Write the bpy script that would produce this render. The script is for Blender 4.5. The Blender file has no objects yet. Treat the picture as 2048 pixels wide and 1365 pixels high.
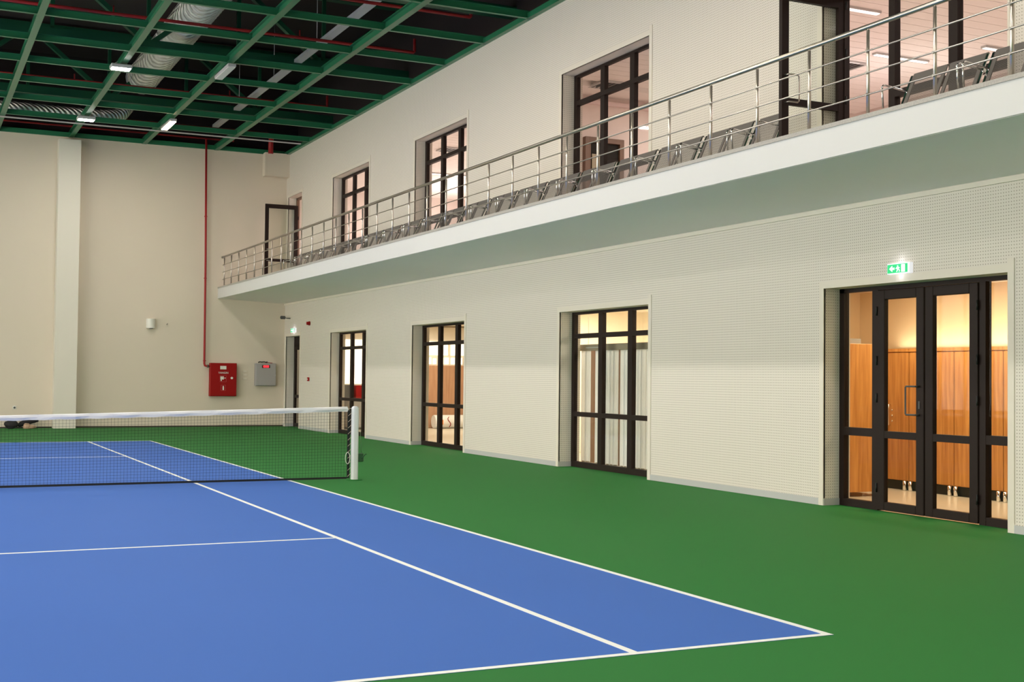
import bpy, bmesh, math, random
from mathutils import Vector, Matrix
random.seed(7)
S = bpy.context.scene
COL = S.collection
PI = math.pi

# ------------------------------------------------------------------ camera, world, exposure
cam_d = bpy.data.cameras.new('camera'); cam = bpy.data.objects.new('camera', cam_d); COL.objects.link(cam)
S.camera = cam
a, b, c = -.4479, .0286, -.0105
ca, sa, cb, sb, cc, sc = math.cos(a), math.sin(a), math.cos(b), math.sin(b), math.cos(c), math.sin(c)
Mr = (Matrix(((ca, -sa, 0), (sa, ca, 0), (0, 0, 1))) @ Matrix(((1, 0, 0), (0, cb, -sb), (0, sb, cb)))
      @ Matrix(((cc, 0, sc), (0, 1, 0), (-sc, 0, cc))))
rt, fw, up = Mr.col[0], Mr.col[1], Mr.col[2]
cam.matrix_world = Matrix(((rt.x, up.x, -fw.x, .3208), (rt.y, up.y, -fw.y, -18.0389), (rt.z, up.z, -fw.z, 1.56), (0, 0, 0, 1)))
cam_d.sensor_fit = 'HORIZONTAL'; cam_d.sensor_width = 36; cam_d.lens = 36 * 2525.04 / 2048
cam_d.clip_start = .05; cam_d.clip_end = 200

W = bpy.data.worlds.new('world'); S.world = W; W.use_nodes = True
W.node_tree.nodes['Background'].inputs[0].default_value = (.02, .02, .025, 1)
W.node_tree.nodes['Background'].inputs[1].default_value = .3
S.view_settings.view_transform = 'Standard'; S.view_settings.look = 'None'
S.view_settings.gamma = 1; S.view_settings.use_curve_mapping = False
S.view_settings.exposure = -0.08
try:
    S.cycles.max_bounces = 12; S.cycles.diffuse_bounces = 6; S.cycles.transparent_max_bounces = 16
    S.cycles.sample_clamp_indirect = 6.0
except Exception: pass

LAMP_WHITE = (1, .955, .87); LAMP_WARM = (1, .80, .52)
FLOOD_W = 155; BATTEN_W = 45; FAR_ROW_W = 165; SIDE_FILL_W = 640

def area(name, loc, size, power, color, rot=(0, 0, 0), size_y=None, parent=None, spread=PI):
    l = bpy.data.lights.new(name, 'AREA'); l.energy = power; l.color = color; l.size = size
    if size_y: l.shape = 'RECTANGLE'; l.size_y = size_y
    l.spread = spread
    o = bpy.data.objects.new(name, l); COL.objects.link(o); o.location = loc; o.rotation_euler = rot
    if parent: o.parent = parent
    return o

# ------------------------------------------------------------------ materials
def mat(name, col, rough=.5, metal=0., emit=None, es=0., spec=.5, noise=0., nscale=3.):
    m = bpy.data.materials.new(name); m.use_nodes = True
    nt = m.node_tree; p = nt.nodes['Principled BSDF']
    p.inputs['Base Color'].default_value = (*col, 1); p.inputs['Roughness'].default_value = rough
    p.inputs['Metallic'].default_value = metal; p.inputs['Specular IOR Level'].default_value = spec
    if emit: p.inputs['Emission Color'].default_value = (*emit, 1); p.inputs['Emission Strength'].default_value = es
    if noise:
        tc = nt.nodes.new('ShaderNodeTexCoord'); n = nt.nodes.new('ShaderNodeTexNoise'); n.inputs['Scale'].default_value = nscale
        n.inputs['Detail'].default_value = 4
        nt.links.new(tc.outputs['Object'], n.inputs['Vector'])
        mx = nt.nodes.new('ShaderNodeMix'); mx.data_type = 'RGBA'
        mx.inputs['A'].default_value = (*[v * (1 - noise) for v in col], 1)
        mx.inputs['B'].default_value = (*[min(1, v * (1 + noise)) for v in col], 1)
        nt.links.new(n.outputs['Fac'], mx.inputs['Factor']); nt.links.new(mx.outputs['Result'], p.inputs['Base Color'])
    return m

def holes(m, pitch, radius, hole_col=None, transparent=False, mode='yz'):
    nt = m.node_tree; N = nt.nodes; L = nt.links; p = N['Principled BSDF']
    tc = N.new('ShaderNodeTexCoord'); sx = N.new('ShaderNodeSeparateXYZ'); L.new(tc.outputs['Object'], sx.inputs[0])
    def M(op, i0, i1=None):
        n = N.new('ShaderNodeMath'); n.operation = op
        for k, v in enumerate((i0, i1)):
            if v is None: continue
            if isinstance(v, (int, float)): n.inputs[k].default_value = v
            else: L.new(v, n.inputs[k])
        return n.outputs[0]
    u = M('ADD', sx.outputs[0], sx.outputs[1]) if mode == 'yz' else sx.outputs[1]
    v = sx.outputs[2]
    du = M('SUBTRACT', M('FRACT', M('ADD', M('DIVIDE', u, pitch), 1000.)), .5)
    dv = M('SUBTRACT', M('FRACT', M('ADD', M('DIVIDE', v, pitch), 1000.)), .5)
    d = M('SQRT', M('ADD', M('MULTIPLY', du, du), M('MULTIPLY', dv, dv)))
    f = M('LESS_THAN', d, radius / pitch)
    if transparent:
        tr = N.new('ShaderNodeBsdfTransparent'); mx = N.new('ShaderNodeMixShader')
        L.new(f, mx.inputs[0]); L.new(p.outputs[0], mx.inputs[1]); L.new(tr.outputs[0], mx.inputs[2])
        L.new(mx.outputs[0], N['Material Output'].inputs[0])
    else:
        mx = N.new('ShaderNodeMix'); mx.data_type = 'RGBA'; mx.inputs['A'].default_value = p.inputs['Base Color'].default_value
        mx.inputs['B'].default_value = (*hole_col, 1); L.new(f, mx.inputs['Factor']); L.new(mx.outputs['Result'], p.inputs['Base Color'])
    return m

CREAM = (.70, .62, .515)
m_wall = mat('cream_wall', CREAM, .85, noise=.03, nscale=.7)
m_perf = holes(mat('perforated_cream_panel', (.755, .70, .63), .8), .035, .0062, (.34, .30, .24))
m_trim = mat('cream_casing', (.76, .70, .61), .6)
m_plain = mat('plain_wall_left', CREAM, .85)
m_white = mat('white_plaster', (.60, .60, .595), .7, noise=.02, nscale=1.)
m_soffit = mat('soffit_paint', (.90, .83, .83), .8, noise=.03, nscale=.5)
m_stone = mat('granite_coping', (.36, .34, .31), .45, noise=.35, nscale=60)
m_green_floor = mat('green_acrylic', (.024, .175, .037), .7, noise=.04, nscale=.5, spec=.12)
m_blue = mat('blue_acrylic', (.055, .150, .51), .7, noise=.03, nscale=.5, spec=.12)
m_line = mat('white_line_paint', (.86, .88, .86), .6)
m_skirt = mat('grey_skirting', (.50, .50, .50), .5)
m_brown = mat('dark_brown_aluminium', (.019, .011, .009), .5, spec=.15)
m_steel = mat('brushed_steel', (.45, .42, .38), .3, 1.)
m_steel_s = mat('satin_steel', (.66, .61, .56), .33, 1.)
m_chrome = mat('chrome', (.8, .8, .8), .12, 1.)
m_seat = mat('grey_seat_metal', (.17, .155, .145), .5, .3)
m_seatp = holes(mat('perforated_seat_metal', (.19, .175, .165), .5, .3), .011, .0052, transparent=True, mode='y')
m_green = mat('green_beam_paint', (.017, .150, .070), .45, spec=.3); m_green.node_tree.nodes['Principled BSDF'].inputs['Coat Weight'].default_value = .35; m_green.node_tree.nodes['Principled BSDF'].inputs['Coat Roughness'].default_value = .25
m_green_shaded = mat('green_truss_shaded', (.010, .070, .036), .5, spec=.2)  # same green as the beams, darkened for the weaker light on the trusses
m_deck = mat('dark_roof_deck', (.012, .005, .006), .9, noise=.3, nscale=.5)
m_red = mat('red_pipe_paint', (.34, .018, .02), .45, spec=.3)
m_redbox = mat('red_cabinet_paint', (.30, .007, .007), .5, spec=.15)
m_galv = mat('galvanised_duct', (.74, .72, .68), .38, .5, noise=.25, nscale=7)
def ribs(m, sc_, dist):
    N = m.node_tree.nodes; L = m.node_tree.links
    tc = N.new('ShaderNodeTexCoord'); w = N.new('ShaderNodeTexWave'); w.bands_direction = 'DIAGONAL'; w.inputs['Scale'].default_value = sc_
    b = N.new('ShaderNodeBump'); b.inputs['Strength'].default_value = 1; b.inputs['Distance'].default_value = dist
    L.new(tc.outputs['Object'], w.inputs['Vector']); L.new(w.outputs['Fac'], b.inputs['Height']); L.new(b.outputs[0], N['Principled BSDF'].inputs['Normal'])
ribs(m_galv, 4.6, .03)
m_tray = mat('pale_grey_tray', (.50, .48, .50), .5)
m_black = mat('black_rubber', (.006, .006, .006), .6)
m_netc = mat('black_net_cord', (.010, .012, .012), .8)
m_vinyl = mat('white_vinyl', (.80, .80, .82), .5)
m_post = mat('white_post_paint', (.78, .80, .82), .35)
m_beige_floor = mat('beige_tile', (.66, .60, .50), .25)
m_ceil_in = mat('interior_ceiling', (.78, .72, .64), .8)
m_warmwall = mat('interior_cream', (.74, .60, .40), .8)
m_pink = mat('interior_pink', (.78, .68, .64), .8)
m_pinkceil = mat('interior_pink_ceiling', (.86, .81, .79), .6)
m_grey_box = mat('grey_box_paint', (.33, .32, .32), .45)
m_plast = mat('white_plastic', (.76, .75, .70), .5)
m_orange = mat('orange_print', (.9, .25, .02), .6)
m_redglow = mat('red_led', (.3, 0, 0), .4, emit=(1, .02, .03), es=5)
m_led = mat('lamp_diffuser', (1, 1, 1), .4, emit=(1, .97, .9), es=28)
m_ledw = mat('warm_lamp_diffuser', (1, 1, 1), .4, emit=(1, .78, .45), es=22)
m_tube = mat('ceiling_tube', (1, 1, 1), .4, emit=(1, .93, .88), es=1.6)
m_exitg = mat('exit_green', (.0, .35, .12), .4, emit=(0, .55, .17), es=.9)
m_exitw = mat('exit_white', (.9, .9, .9), .4, emit=(.85, .95, 1), es=1.3)
m_exitb = mat('exit_case', (.85, .85, .9), .4, emit=(.9, .9, 1), es=.55)
m_bright = mat('backlit_frosted_glass', (.9, .85, .75), .4, emit=(1, .88, .70), es=1.6)
m_greycloth = mat('blind_fabric', (.80, .81, .82), .8)
def translucent(m, col, f):
    N = m.node_tree.nodes; L = m.node_tree.links; t = N.new('ShaderNodeBsdfTranslucent'); t.inputs[0].default_value = (*col, 1)
    mx = N.new('ShaderNodeMixShader'); mx.inputs[0].default_value = f
    L.new(N['Principled BSDF'].outputs[0], mx.inputs[1]); L.new(t.outputs[0], mx.inputs[2]); L.new(mx.outputs[0], N['Material Output'].inputs[0])
translucent(m_greycloth, (.95, .96, .97), .42)
m_dblind = mat('blind_back', (.30, .24, .17), .7)
m_bagblack = mat('black_bag_cloth', (.012, .010, .012), .75)
m_towel = mat('beige_towel', (.45, .30, .20), .9)
m_darkgrey = mat('dark_grey_metal', (.06, .06, .06), .5)
m_brass = mat('inner_door_brown', (.16, .085, .05), .5)
m_greenknob = mat('green_winder_metal', (.03, .10, .04), .5)

def wood(name, c1, c2, sc=(9, 9, .6)):
    m = mat(name, c1, .45); nt = m.node_tree; N = nt.nodes; L = nt.links
    tc = N.new('ShaderNodeTexCoord'); mp = N.new('ShaderNodeMapping'); mp.inputs['Scale'].default_value = sc
    n = N.new('ShaderNodeTexNoise'); n.inputs['Scale'].default_value = 2.2; n.inputs['Detail'].default_value = 6; n.inputs['Distortion'].default_value = .4
    cr = N.new('ShaderNodeValToRGB'); cr.color_ramp.elements[0].position = .35; cr.color_ramp.elements[1].position = .68
    cr.color_ramp.elements[0].color = (*c1, 1); cr.color_ramp.elements[1].color = (*c2, 1)
    L.new(tc.outputs['Object'], mp.inputs[0]); L.new(mp.outputs[0], n.inputs['Vector']); L.new(n.outputs['Fac'], cr.inputs[0])
    L.new(cr.outputs[0], N['Principled BSDF'].inputs['Base Color']); return m
m_wood = wood('orange_wood', (.46, .19, .045), (.66, .32, .09))
m_wood2 = wood('pale_brown_panel', (.40, .20, .11), (.52, .30, .18))

def glass():
    m = bpy.data.materials.new('clear_glass'); m.use_nodes = True; N = m.node_tree.nodes; L = m.node_tree.links
    N.remove(N['Principled BSDF'])
    t = N.new('ShaderNodeBsdfTransparent'); t.inputs[0].default_value = (.96, .975, .96, 1)
    g = N.new('ShaderNodeBsdfGlossy'); g.inputs['Roughness'].default_value = .02
    fr = N.new('ShaderNodeFresnel'); fr.inputs[0].default_value = 1.22
    ge = N.new('ShaderNodeNewGeometry'); mu = N.new('ShaderNodeMath'); mu.operation = 'MULTIPLY'; inv = N.new('ShaderNodeMath'); inv.operation = 'SUBTRACT'; inv.inputs[0].default_value = 1
    L.new(ge.outputs['Backfacing'], inv.inputs[1]); L.new(fr.outputs[0], mu.inputs[0]); L.new(inv.outputs[0], mu.inputs[1])
    mx = N.new('ShaderNodeMixShader'); L.new(mu.outputs[0], mx.inputs[0]); L.new(t.outputs[0], mx.inputs[1]); L.new(g.outputs[0], mx.inputs[2])
    L.new(mx.outputs[0], N['Material Output'].inputs[0]); return m
m_glass = glass()

# ------------------------------------------------------------------ mesh helpers (world coordinates, re-based on the thing's origin)
class MB:
    def __init__(s): s.v = []; s.f = []; s.sm = []
    def box(s, x0, x1, y0, y1, z0, z1):
        n = len(s.v)
        s.v += [(x, y, z) for z in (z0, z1) for y in (y0, y1) for x in (x0, x1)]
        for q in ((0, 2, 3, 1), (4, 5, 7, 6), (0, 1, 5, 4), (2, 6, 7, 3), (0, 4, 6, 2), (1, 3, 7, 5)):
            s.f.append([n + i for i in q]); s.sm.append(False)
        return s
    def obox(s, p, q, w, h, upv=(0, 0, 1)):      # bar of width w, height h from p to q
        p, q = Vector(p), Vector(q); d = (q - p).normalized(); u = Vector(upv)
        if abs(d.dot(u)) > .98: u = Vector((1, 0, 0))
        r = d.cross(u).normalized(); t = r.cross(d).normalized(); n = len(s.v)
        for e in (p, q):
            for (i, j) in ((-1, -1), (1, -1), (1, 1), (-1, 1)): s.v.append(tuple(e + r * i * w / 2 + t * j * h / 2))
        for f in ((0, 3, 2, 1), (4, 5, 6, 7), (0, 1, 5, 4), (1, 2, 6, 5), (2, 3, 7, 6), (3, 0, 4, 7)):
            s.f.append([n + i for i in f]); s.sm.append(False)
        return s
    def tube(s, pts, r, n=10, closed=False, cap=True):
        pts = [Vector(p) for p in pts]; k = len(pts); base = len(s.v); ref = None
        rr = r if isinstance(r, (list, tuple)) else [r] * k
        for i, p in enumerate(pts):
            if closed: d = (pts[(i + 1) % k] - pts[i - 1]).normalized()
            else: d = (pts[min(i + 1, k - 1)] - pts[max(i - 1, 0)]).normalized()
            if ref is None:
                ref = d.orthogonal().normalized()
            ref = (ref - d * ref.dot(d)); ref = ref.normalized() if ref.length > 1e-6 else d.orthogonal().normalized()
            bi = d.cross(ref)
            for j in range(n):
                t = 2 * PI * j / n; s.v.append(tuple(p + (ref * math.cos(t) + bi * math.sin(t)) * rr[i]))
        for i in range(k if closed else k - 1):
            for j in range(n):
                A = base + i * n; B = base + ((i + 1) % k) * n
                s.f.append([A + j, A + (j + 1) % n, B + (j + 1) % n, B + j]); s.sm.append(True)
        if cap and not closed:
            s.f.append([base + j for j in range(n)][::-1]); s.sm.append(False)
            s.f.append([base + (k - 1) * n + j for j in range(n)]); s.sm.append(False)
        return s
    def lathe(s, prof, origin, axis='z', n=20):
        base = len(s.v); o = Vector(origin)
        for (r, h) in prof:
            for j in range(n):
                t = 2 * PI * j / n; x, y = r * math.cos(t), r * math.sin(t)
                v = {'z': (x, y, h), 'x': (h, x, y), 'y': (x, h, y)}[axis]; s.v.append(tuple(o + Vector(v)))
        for i in range(len(prof) - 1):
            for j in range(n):
                s.f.append([base + i * n + j, base + i * n + (j + 1) % n, base + (i + 1) * n + (j + 1) % n, base + (i + 1) * n + j]); s.sm.append(True)
        s.f.append([base + j for j in range(n)][::-1]); s.sm.append(False)
        s.f.append([base + (len(prof) - 1) * n + j for j in range(n)]); s.sm.append(False)
        return s
    def prism(s, poly, axis, h0, h1):              # poly of 2D points extruded along axis
        base = len(s.v); k = len(poly)
        for h in (h0, h1):
            for (u, v) in poly: s.v.append({'x': (h, u, v), 'y': (u, h, v), 'z': (u, v, h)}[axis])
        s.f.append([base + i for i in range(k)][::-1]); s.f.append([base + k + i for i in range(k)]); s.sm += [False, False]
        for i in range(k): s.f.append([base + i, base + (i + 1) % k, base + k + (i + 1) % k, base + k + i]); s.sm.append(False)
        return s
    def build(s, name, material, parent=None, origin=None, bevel=0.):
        me = bpy.data.meshes.new(name)
        o0 = Vector(parent_origin(parent)) if parent else Vector(origin or (0, 0, 0))
        me.from_pydata([tuple(Vector(v) - o0) for v in s.v], [], s.f); me.polygons.foreach_set('use_smooth', s.sm)
        bm = bmesh.new(); bm.from_mesh(me); bmesh.ops.recalc_face_normals(bm, faces=bm.faces)
        if bevel: bmesh.ops.bevel(bm, geom=[e for e in bm.edges], offset=bevel, segments=1, affect='EDGES')
        bm.to_mesh(me); bm.free()
        me.materials.append(material)
        o = bpy.data.objects.new(name, me); COL.objects.link(o)
        if parent: o.parent = parent
        else: o.location = o0
        return o
def parent_origin(p):
    v = Vector((0, 0, 0))
    while p: v += p.location; p = p.parent
    return v
def tag(o, label=None, cat=None, group=None, kind=None):
    if label: o['label'] = label
    if cat: o['category'] = cat
    if group: o['group'] = group
    if kind: o['kind'] = kind
    return o
def thing(name, label, cat, loc=(0, 0, 0), group=None, kind=None):
    o = bpy.data.objects.new(name, None); o.empty_display_size = .1; COL.objects.link(o); o.location = loc
    return tag(o, label, cat, group, kind)
def struct(name, mb, m, label=None, parent=None):
    o = mb.build(name, m, parent)
    if not parent: tag(o, label, None, None, 'structure')
    return o
def dup(root, loc, label):
    r = root.copy(); COL.objects.link(r); r.location = loc; r['label'] = label
    for ch in list(root.children):
        c = ch.copy(); COL.objects.link(c); c.parent = r
        for g in list(ch.children):
            d = g.copy(); COL.objects.link(d); d.parent = c
    return r
def text(name, s, size, loc, rot, m, parent, depth=.001):
    cu = bpy.data.curves.new(name, 'FONT'); cu.body = s; cu.size = size; cu.extrude = depth; cu.align_x = 'CENTER'; cu.align_y = 'CENTER'
    cu.offset = size * .012
    t = bpy.data.objects.new(name, cu); COL.objects.link(t)
    dg = bpy.context.evaluated_depsgraph_get(); me = bpy.data.meshes.new_from_object(t.evaluated_get(dg))
    bpy.data.objects.remove(t); me.materials.clear(); me.materials.append(m)
    o = bpy.data.objects.new(name, me); COL.objects.link(o); o.parent = parent
    o.location = Vector(loc) - parent_origin(parent); o.rotation_euler = rot
    return o

# ------------------------------------------------------------------ dimensions
XW = 10.6845; XG = 10.93; XI = 11.10; ZT = 8.22; YF = 19.478; XB = 8.644
XL = -10.7; YN = -25.0; ZR = 10.6
LO = [(17.80, 19.27), (11.92, 14.86), (5.79, 8.76), (-1.35, 1.60), (-8.42, -5.49)]    # lower openings, top 2.71
UPO = [(17.80, 19.27), (11.87, 14.85), (5.77, 8.72), (-1.32, 1.60), (-8.42, -5.44)]   # upper openings, top 6.92
ZLT = 2.71; ZUT = 6.92; ZS = 4.12

# ------------------------------------------------------------------ setting
struct('floor', MB().box(XL, XG + .0, YN, YF, -.2, 0), m_green_floor, 'green acrylic hall floor around the blue court')
struct('floor', MB().box(XG, 18, YN, YF, -.2, -.004), m_beige_floor, 'beige tiled floor of the rooms behind the glass doors')
def wall_strip(mb, x0, x1, z0, z1, ops, top):
    y = YN
    for (o0, o1) in sorted(ops):
        mb.box(x0, x1, y, o0, z0, z1); mb.box(x0, x1, o0, o1, top, z1); y = o1
    mb.box(x0, x1, y, YF, z0, z1)
wl = MB(); wall_strip(wl, XW, XI, 0, 3.80, LO, ZLT)
struct('wall_right', wl, m_perf, 'perforated cream wall panelling under the balcony')
wu = MB(); wall_strip(wu, XW, XI, ZS, ZT, UPO, ZUT)
struct('wall_right', wu, m_perf, 'tall perforated cream wall panelling above the balcony')
struct('wall_back', MB().box(XL, XI, YF, YF + .3, 0, ZT), m_wall, 'plain cream end wall behind the net')
wlft = MB(); y = YN + 1.2
LW = []
while y + 4.6 < YF - .5: LW.append((y, y + 4.6)); y += 5.9
y = YN
for (p, q) in LW: wlft.box(XL - .3, XL, y, p, 0, ZT); wlft.box(XL - .3, XL, p, q, 0, .3); wlft.box(XL - .3, XL, p, q, 5.2, ZT); y = q
wlft.box(XL - .3, XL, y, YF, 0, ZT)
struct('wall_left', wlft, m_plain, 'cream side wall left of the court')
struct('wall_front', MB().box(XL, XI, YN - .3, YN, 0, ZT), m_plain, 'cream end wall behind the camera')
struct('ceiling', MB().box(XL - 1, 19, YN - 1, YF + 1, ZR, ZR + .1), m_deck, 'dark roof deck above the green steelwork')
ug = MB(); ug.box(XI, XI + .1, YN, YF + .3, ZT, ZR); ug.box(XL - .4, XL - .3, YN, YF, ZT, ZR)
ug.box(XL, XI, YF + .3, YF + .4, ZT, ZR); ug.box(XL, XI, YN - .4, YN - .3, ZT, ZR)
struct('wall_upstand', ug, m_deck, 'dark cladding above the wall tops')
# balcony
bal = MB(); bal.prism([(XB, 3.80), (XW, 3.715), (XW, ZS - .02), (XB, ZS - .02)], 'y', YN, YF)
bl = tag(bal.build('balcony', m_white), 'white balcony slab running along the whole right wall', None, None, 'structure')
sof = MB(); sof.prism([(XB + .02, 3.797), (XW, 3.712), (XW, 3.716), (XB + .02, 3.801)], 'y', YN, YF); sof.build('soffit', m_soffit, bl)
MB().box(XB - .012, XB + .26, YN, YF, ZS - .02, ZS + .022).build('coping', m_stone, bl)
MB().box(XB + .26, XG, YN, YF, ZS - .02, ZS + .004).build('walkway_tile', mat('walkway_tile', (.5, .47, .42), .4), bl)
struct('trim_1', MB().box(XW - .03, XW, YN, YF, 3.655, 3.715), m_trim, 'cream cornice strip where the lower wall meets the balcony')
sk = MB(); y = YN
for (o0, o1) in sorted(LO): sk.box(XW - .012, XW, y, o0 - .085, 0, .085); y = o1 + .085
sk.box(XW - .012, XW, y, YF, 0, .085)
for (o0, o1) in LO: sk.box(XW, XG, o1 - .008, o1, 0, .085)
struct('baseboard_right', sk, m_skirt, 'grey metal skirting along the perforated wall')
struct('baseboard_back', MB().box(XL, XW, YF - .012, YF, 0, .04), mat('dark_skirting', (.04, .03, .02), .6), 'thin dark skirting at the foot of the end wall')
# end wall pier and boxed-in corner
struct('wall_pier', MB().box(4.065, 4.655, YF - .4, YF, 0, 8.10), mat('pier_paint', (.76, .72, .64), .8), 'pale square pier standing against the end wall')
struct('wall_boxing', MB().box(9.93, XW, YF - .3, YF, 7.53, 8.235), m_wall, 'cream box in the top corner of the end wall')

# ------------------------------------------------------------------ glazed openings
def rect_frame(mb, y0, y1, z0, z1, w, x0, x1, wb=None, wt=None):
    wb = w if wb is None else wb; wt = w if wt is None else wt
    mb.box(x0, x1, y0, y0 + w, z0, z1); mb.box(x0, x1, y1 - w, y1, z0, z1)
    mb.box(x0, x1, y0 + w, y1 - w, z0, z0 + wb); mb.box(x0, x1, y0 + w, y1 - w, z1 - wt, z1)
    return mb
def casing(root, o0, o1, z0, zt):
    w = .085
    c = MB(); x0, x1 = XW - .012, XW + .02
    c.box(x0, x1, o1, o1 + w, z0, zt + w); c.box(x0, x1, o0 - w, o0, z0, zt + w + .06); c.box(x0, x1, o0, o1, zt, zt + w)
    c.build('casing', m_trim, root)
def pane(root, y0, y1, z0, z1, x=None):
    x = XG + .03 if x is None else x
    MB().box(x - .003, x + .003, y0, y1, z0, z1).build('pane', m_glass, root)
def window(n, op, z0, zt, lower, label):
    o0, o1 = op; ym = (o0 + o1) / 2
    r = thing('window_%d' % n, label, None, (XG, ym, z0), None, 'structure')
    x0, x1 = XG, XG + .07
    rect_frame(MB(), o0, o1, z0, zt, .095 if lower else .11, x0, x1, .10, .045 if lower else .05).build('frame', m_brown, r)
    pitch = (o1 - o0 - .11) / 3; jm = .055
    cols = []
    edges = [o0 + .11] + [o0 + pitch * k + jm for k in (1, 2)] + [o1 - .11]
    ye = [o1 - .11, o1 - .95, o1 - .95 - .135, o1 - 1.92, o1 - 1.92 - .14, o0 + .1]
    for k in (1, 3): MB().box(x0 - .004, x1 + .004, ye[k + 1], ye[k], z0 + .1, zt - .045).build('mullion', m_brown, r)
    zr = [(z0 + .885, z0 + .965), (z0 + 2.25, z0 + 2.33)]
    for (p, q) in zr: MB().box(x0 - .012, x1 + .002, o0 + .09, o1 - .1, p, q).build('transom', m_brown, r)
    zz = [(z0 + .1, zr[0][0]), (zr[0][1], zr[1][0]), (zr[1][1], zt - .045)]
    for (p, q) in ((ye[5], ye[4]), (ye[3], ye[2]), (ye[1], ye[0])):
        for (s, t) in zz: pane(r, p - .01, q + .01, s - .01, t + .01)
    casing(r, o0, o1, z0, zt)
    return r
window(1, LO[1], 0, ZLT, True, 'lower dark-framed window nearest the end wall, red box seen through it')
window(2, LO[2], 0, ZLT, True, 'lower dark-framed window with a white roll seen behind the glass')
window(3, LO[3], 0, ZLT, True, 'lower dark-framed window with vertical blinds behind it')
window(4, UPO[1], ZS, ZUT, False, 'upper dark-framed window nearest the end wall')
window(5, UPO[2], ZS, ZUT, False, 'upper dark-framed window with bright striped ceiling behind')
window(6, UPO[3], ZS, ZUT, False, 'upper dark-framed window with pink wall and dark doorway behind')

def leaf(root, y0, y1, z0, z1, x0, x1, rail, name='door_leaf', sw=.10, tr=.115, br=.10):
    lf = rect_frame(MB(), y0, y1, z0, z1, sw, x0, x1, br, tr).build(name, m_brown, root, bevel=.006)
    MB().box(x0 + .004, x1 - .004, y0 + sw, y1 - sw, rail, rail + .085).build('mid_rail', m_brown, lf)
    xm = (x0 + x1) / 2
    MB().box(xm - .003, xm + .003, y0 + sw, y1 - sw, z0 + br, rail).build('pane', m_glass, lf)
    MB().box(xm - .003, xm + .003, y0 + sw, y1 - sw, rail + .085, z1 - tr).build('pane', m_glass, lf)
    return lf
# glowing window bays added to the unseen left wall to fill the hall with light
for k, (p, q) in enumerate(LW):
    r = thing('window_%d' % (7 + k), 'added tall glowing window in the unseen left wall, bay %s from the camera end' % ['one', 'two', 'three', 'four', 'five', 'six', 'seven'][k], None, (XL - .15, (p + q) / 2, .3), None, 'structure')
    rect_frame(MB(), p, q, .3, 5.2, .08, XL - .2, XL - .1).build('frame', m_brown, r)
    for j in (1, 2, 3): MB().box(XL - .2, XL - .1, p + (q - p) * j / 4 - .03, p + (q - p) * j / 4 + .03, .38, 5.12).build('mullion', m_brown, r)
    MB().box(XL - .29, XL - .27, p, q, .3, 5.2).build('glowing_fill_pane', mat('glowing_fill_pane', (.8, .8, .78), .5, emit=(1, .95, .88), es=.6), r)
    area('window_light', (XL - .22 - (XL - .15), 0, 2.45), q - p - .2, SIDE_FILL_W * (.56 + .15 * k), (1, .93, .84), rot=(PI / 2, 0, PI / 2), size_y=4.6, parent=r)
# main double door (door_1)
o0, o1 = LO[4]
r = thing('door_1', 'brown double glass doors with side panels under the green exit sign', None, (XG, (o0 + o1) / 2, 0), None, 'structure')
fm = MB(); fm.box(XG, XG + .08, o1 - .085, o1, 0, ZLT); fm.box(XG, XG + .08, o0, o0 + .085, 0, ZLT); fm.box(XG, XG + .08, o0, o1, ZLT - .05, ZLT)
fm.box(XG, XG + .08, -6.10, o1 - .085, 0, .09); fm.box(XG, XG + .08, o0 + .085, -7.86, 0, .09)
fm.build('frame', m_brown, r)
for (p, q) in ((-6.19, -6.09), (-7.88, -7.79)): MB().box(XG - .004, XG + .085, p, q, 0, ZLT - .05).build('mullion', m_brown, r)
for (p, q) in ((-6.10, o1 - .085), (o0 + .085, -7.86)):
    MB().box(XG, XG + .07, p, q, .88, .98).build('transom', m_brown, r)
    pane(r, p, q, .09, .88); pane(r, p, q, .98, ZLT - .05)
for (p, q) in ((-6.97, -6.195), (-7.785, -6.99)):
    lf = leaf(r, p, q, .012, ZLT - .055, XG - .022, XG + .045, .875, sw=.125)
    for hz in (.22, 1.3, 1.75, 2.35):
        yy = q if q > -6.5 else p
        MB().tube([(XG - .03, yy, hz), (XG - .03, yy, hz + .11)], .011, 8).build('hinge', m_black, lf)
    if q > -6.5:
        MB().tube([(XG - .022, -6.90, 1.50), (XG - .075, -6.90, 1.50), (XG - .085, -6.89, 1.50), (XG - .085, -6.755, 1.50), (XG - .085, -6.745, 1.49), (XG - .085, -6.745, 1.18),
                   (XG - .085, -6.755, 1.17), (XG - .085, -6.89, 1.17), (XG - .075, -6.90, 1.17), (XG - .022, -6.90, 1.17)], .011, 8).build('door_handle', m_darkgrey, lf)
        MB().box(XG - .028, XG - .02, -6.915, -6.89, 1.24, 1.33).build('lock_plate', m_darkgrey, lf)
casing(r, o0, o1, 0, ZLT)
# far lower door (door_2)
o0, o1 = LO[0]
r = thing('door_2', 'narrow brown glass door in the far corner under the balcony', None, (XG, (o0 + o1) / 2, 0), None, 'structure')
fm = MB(); fm.box(XG, XG + .08, o1 - .08, o1, 0, ZLT); fm.box(XG, XG + .08, o0, o0 + .08, 0, ZLT); fm.box(XG, XG + .08, o0, o1, ZLT - .28, ZLT); fm.build('frame', m_brown, r)
lf = leaf(r, o0 + .08, o1 - .08, .012, ZLT - .285, XG - .02, XG + .045, .875, sw=.11)
MB().tube([(XG - .02, 18.08, 1.5), (XG - .08, 18.08, 1.5), (XG - .08, 18.22, 1.5), (XG - .08, 18.22, 1.15), (XG - .08, 18.08, 1.15), (XG - .02, 18.08, 1.15)], .011, 8).build('door_handle', m_darkgrey, lf)
casing(r, o0, o1, 0, ZLT)
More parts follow.
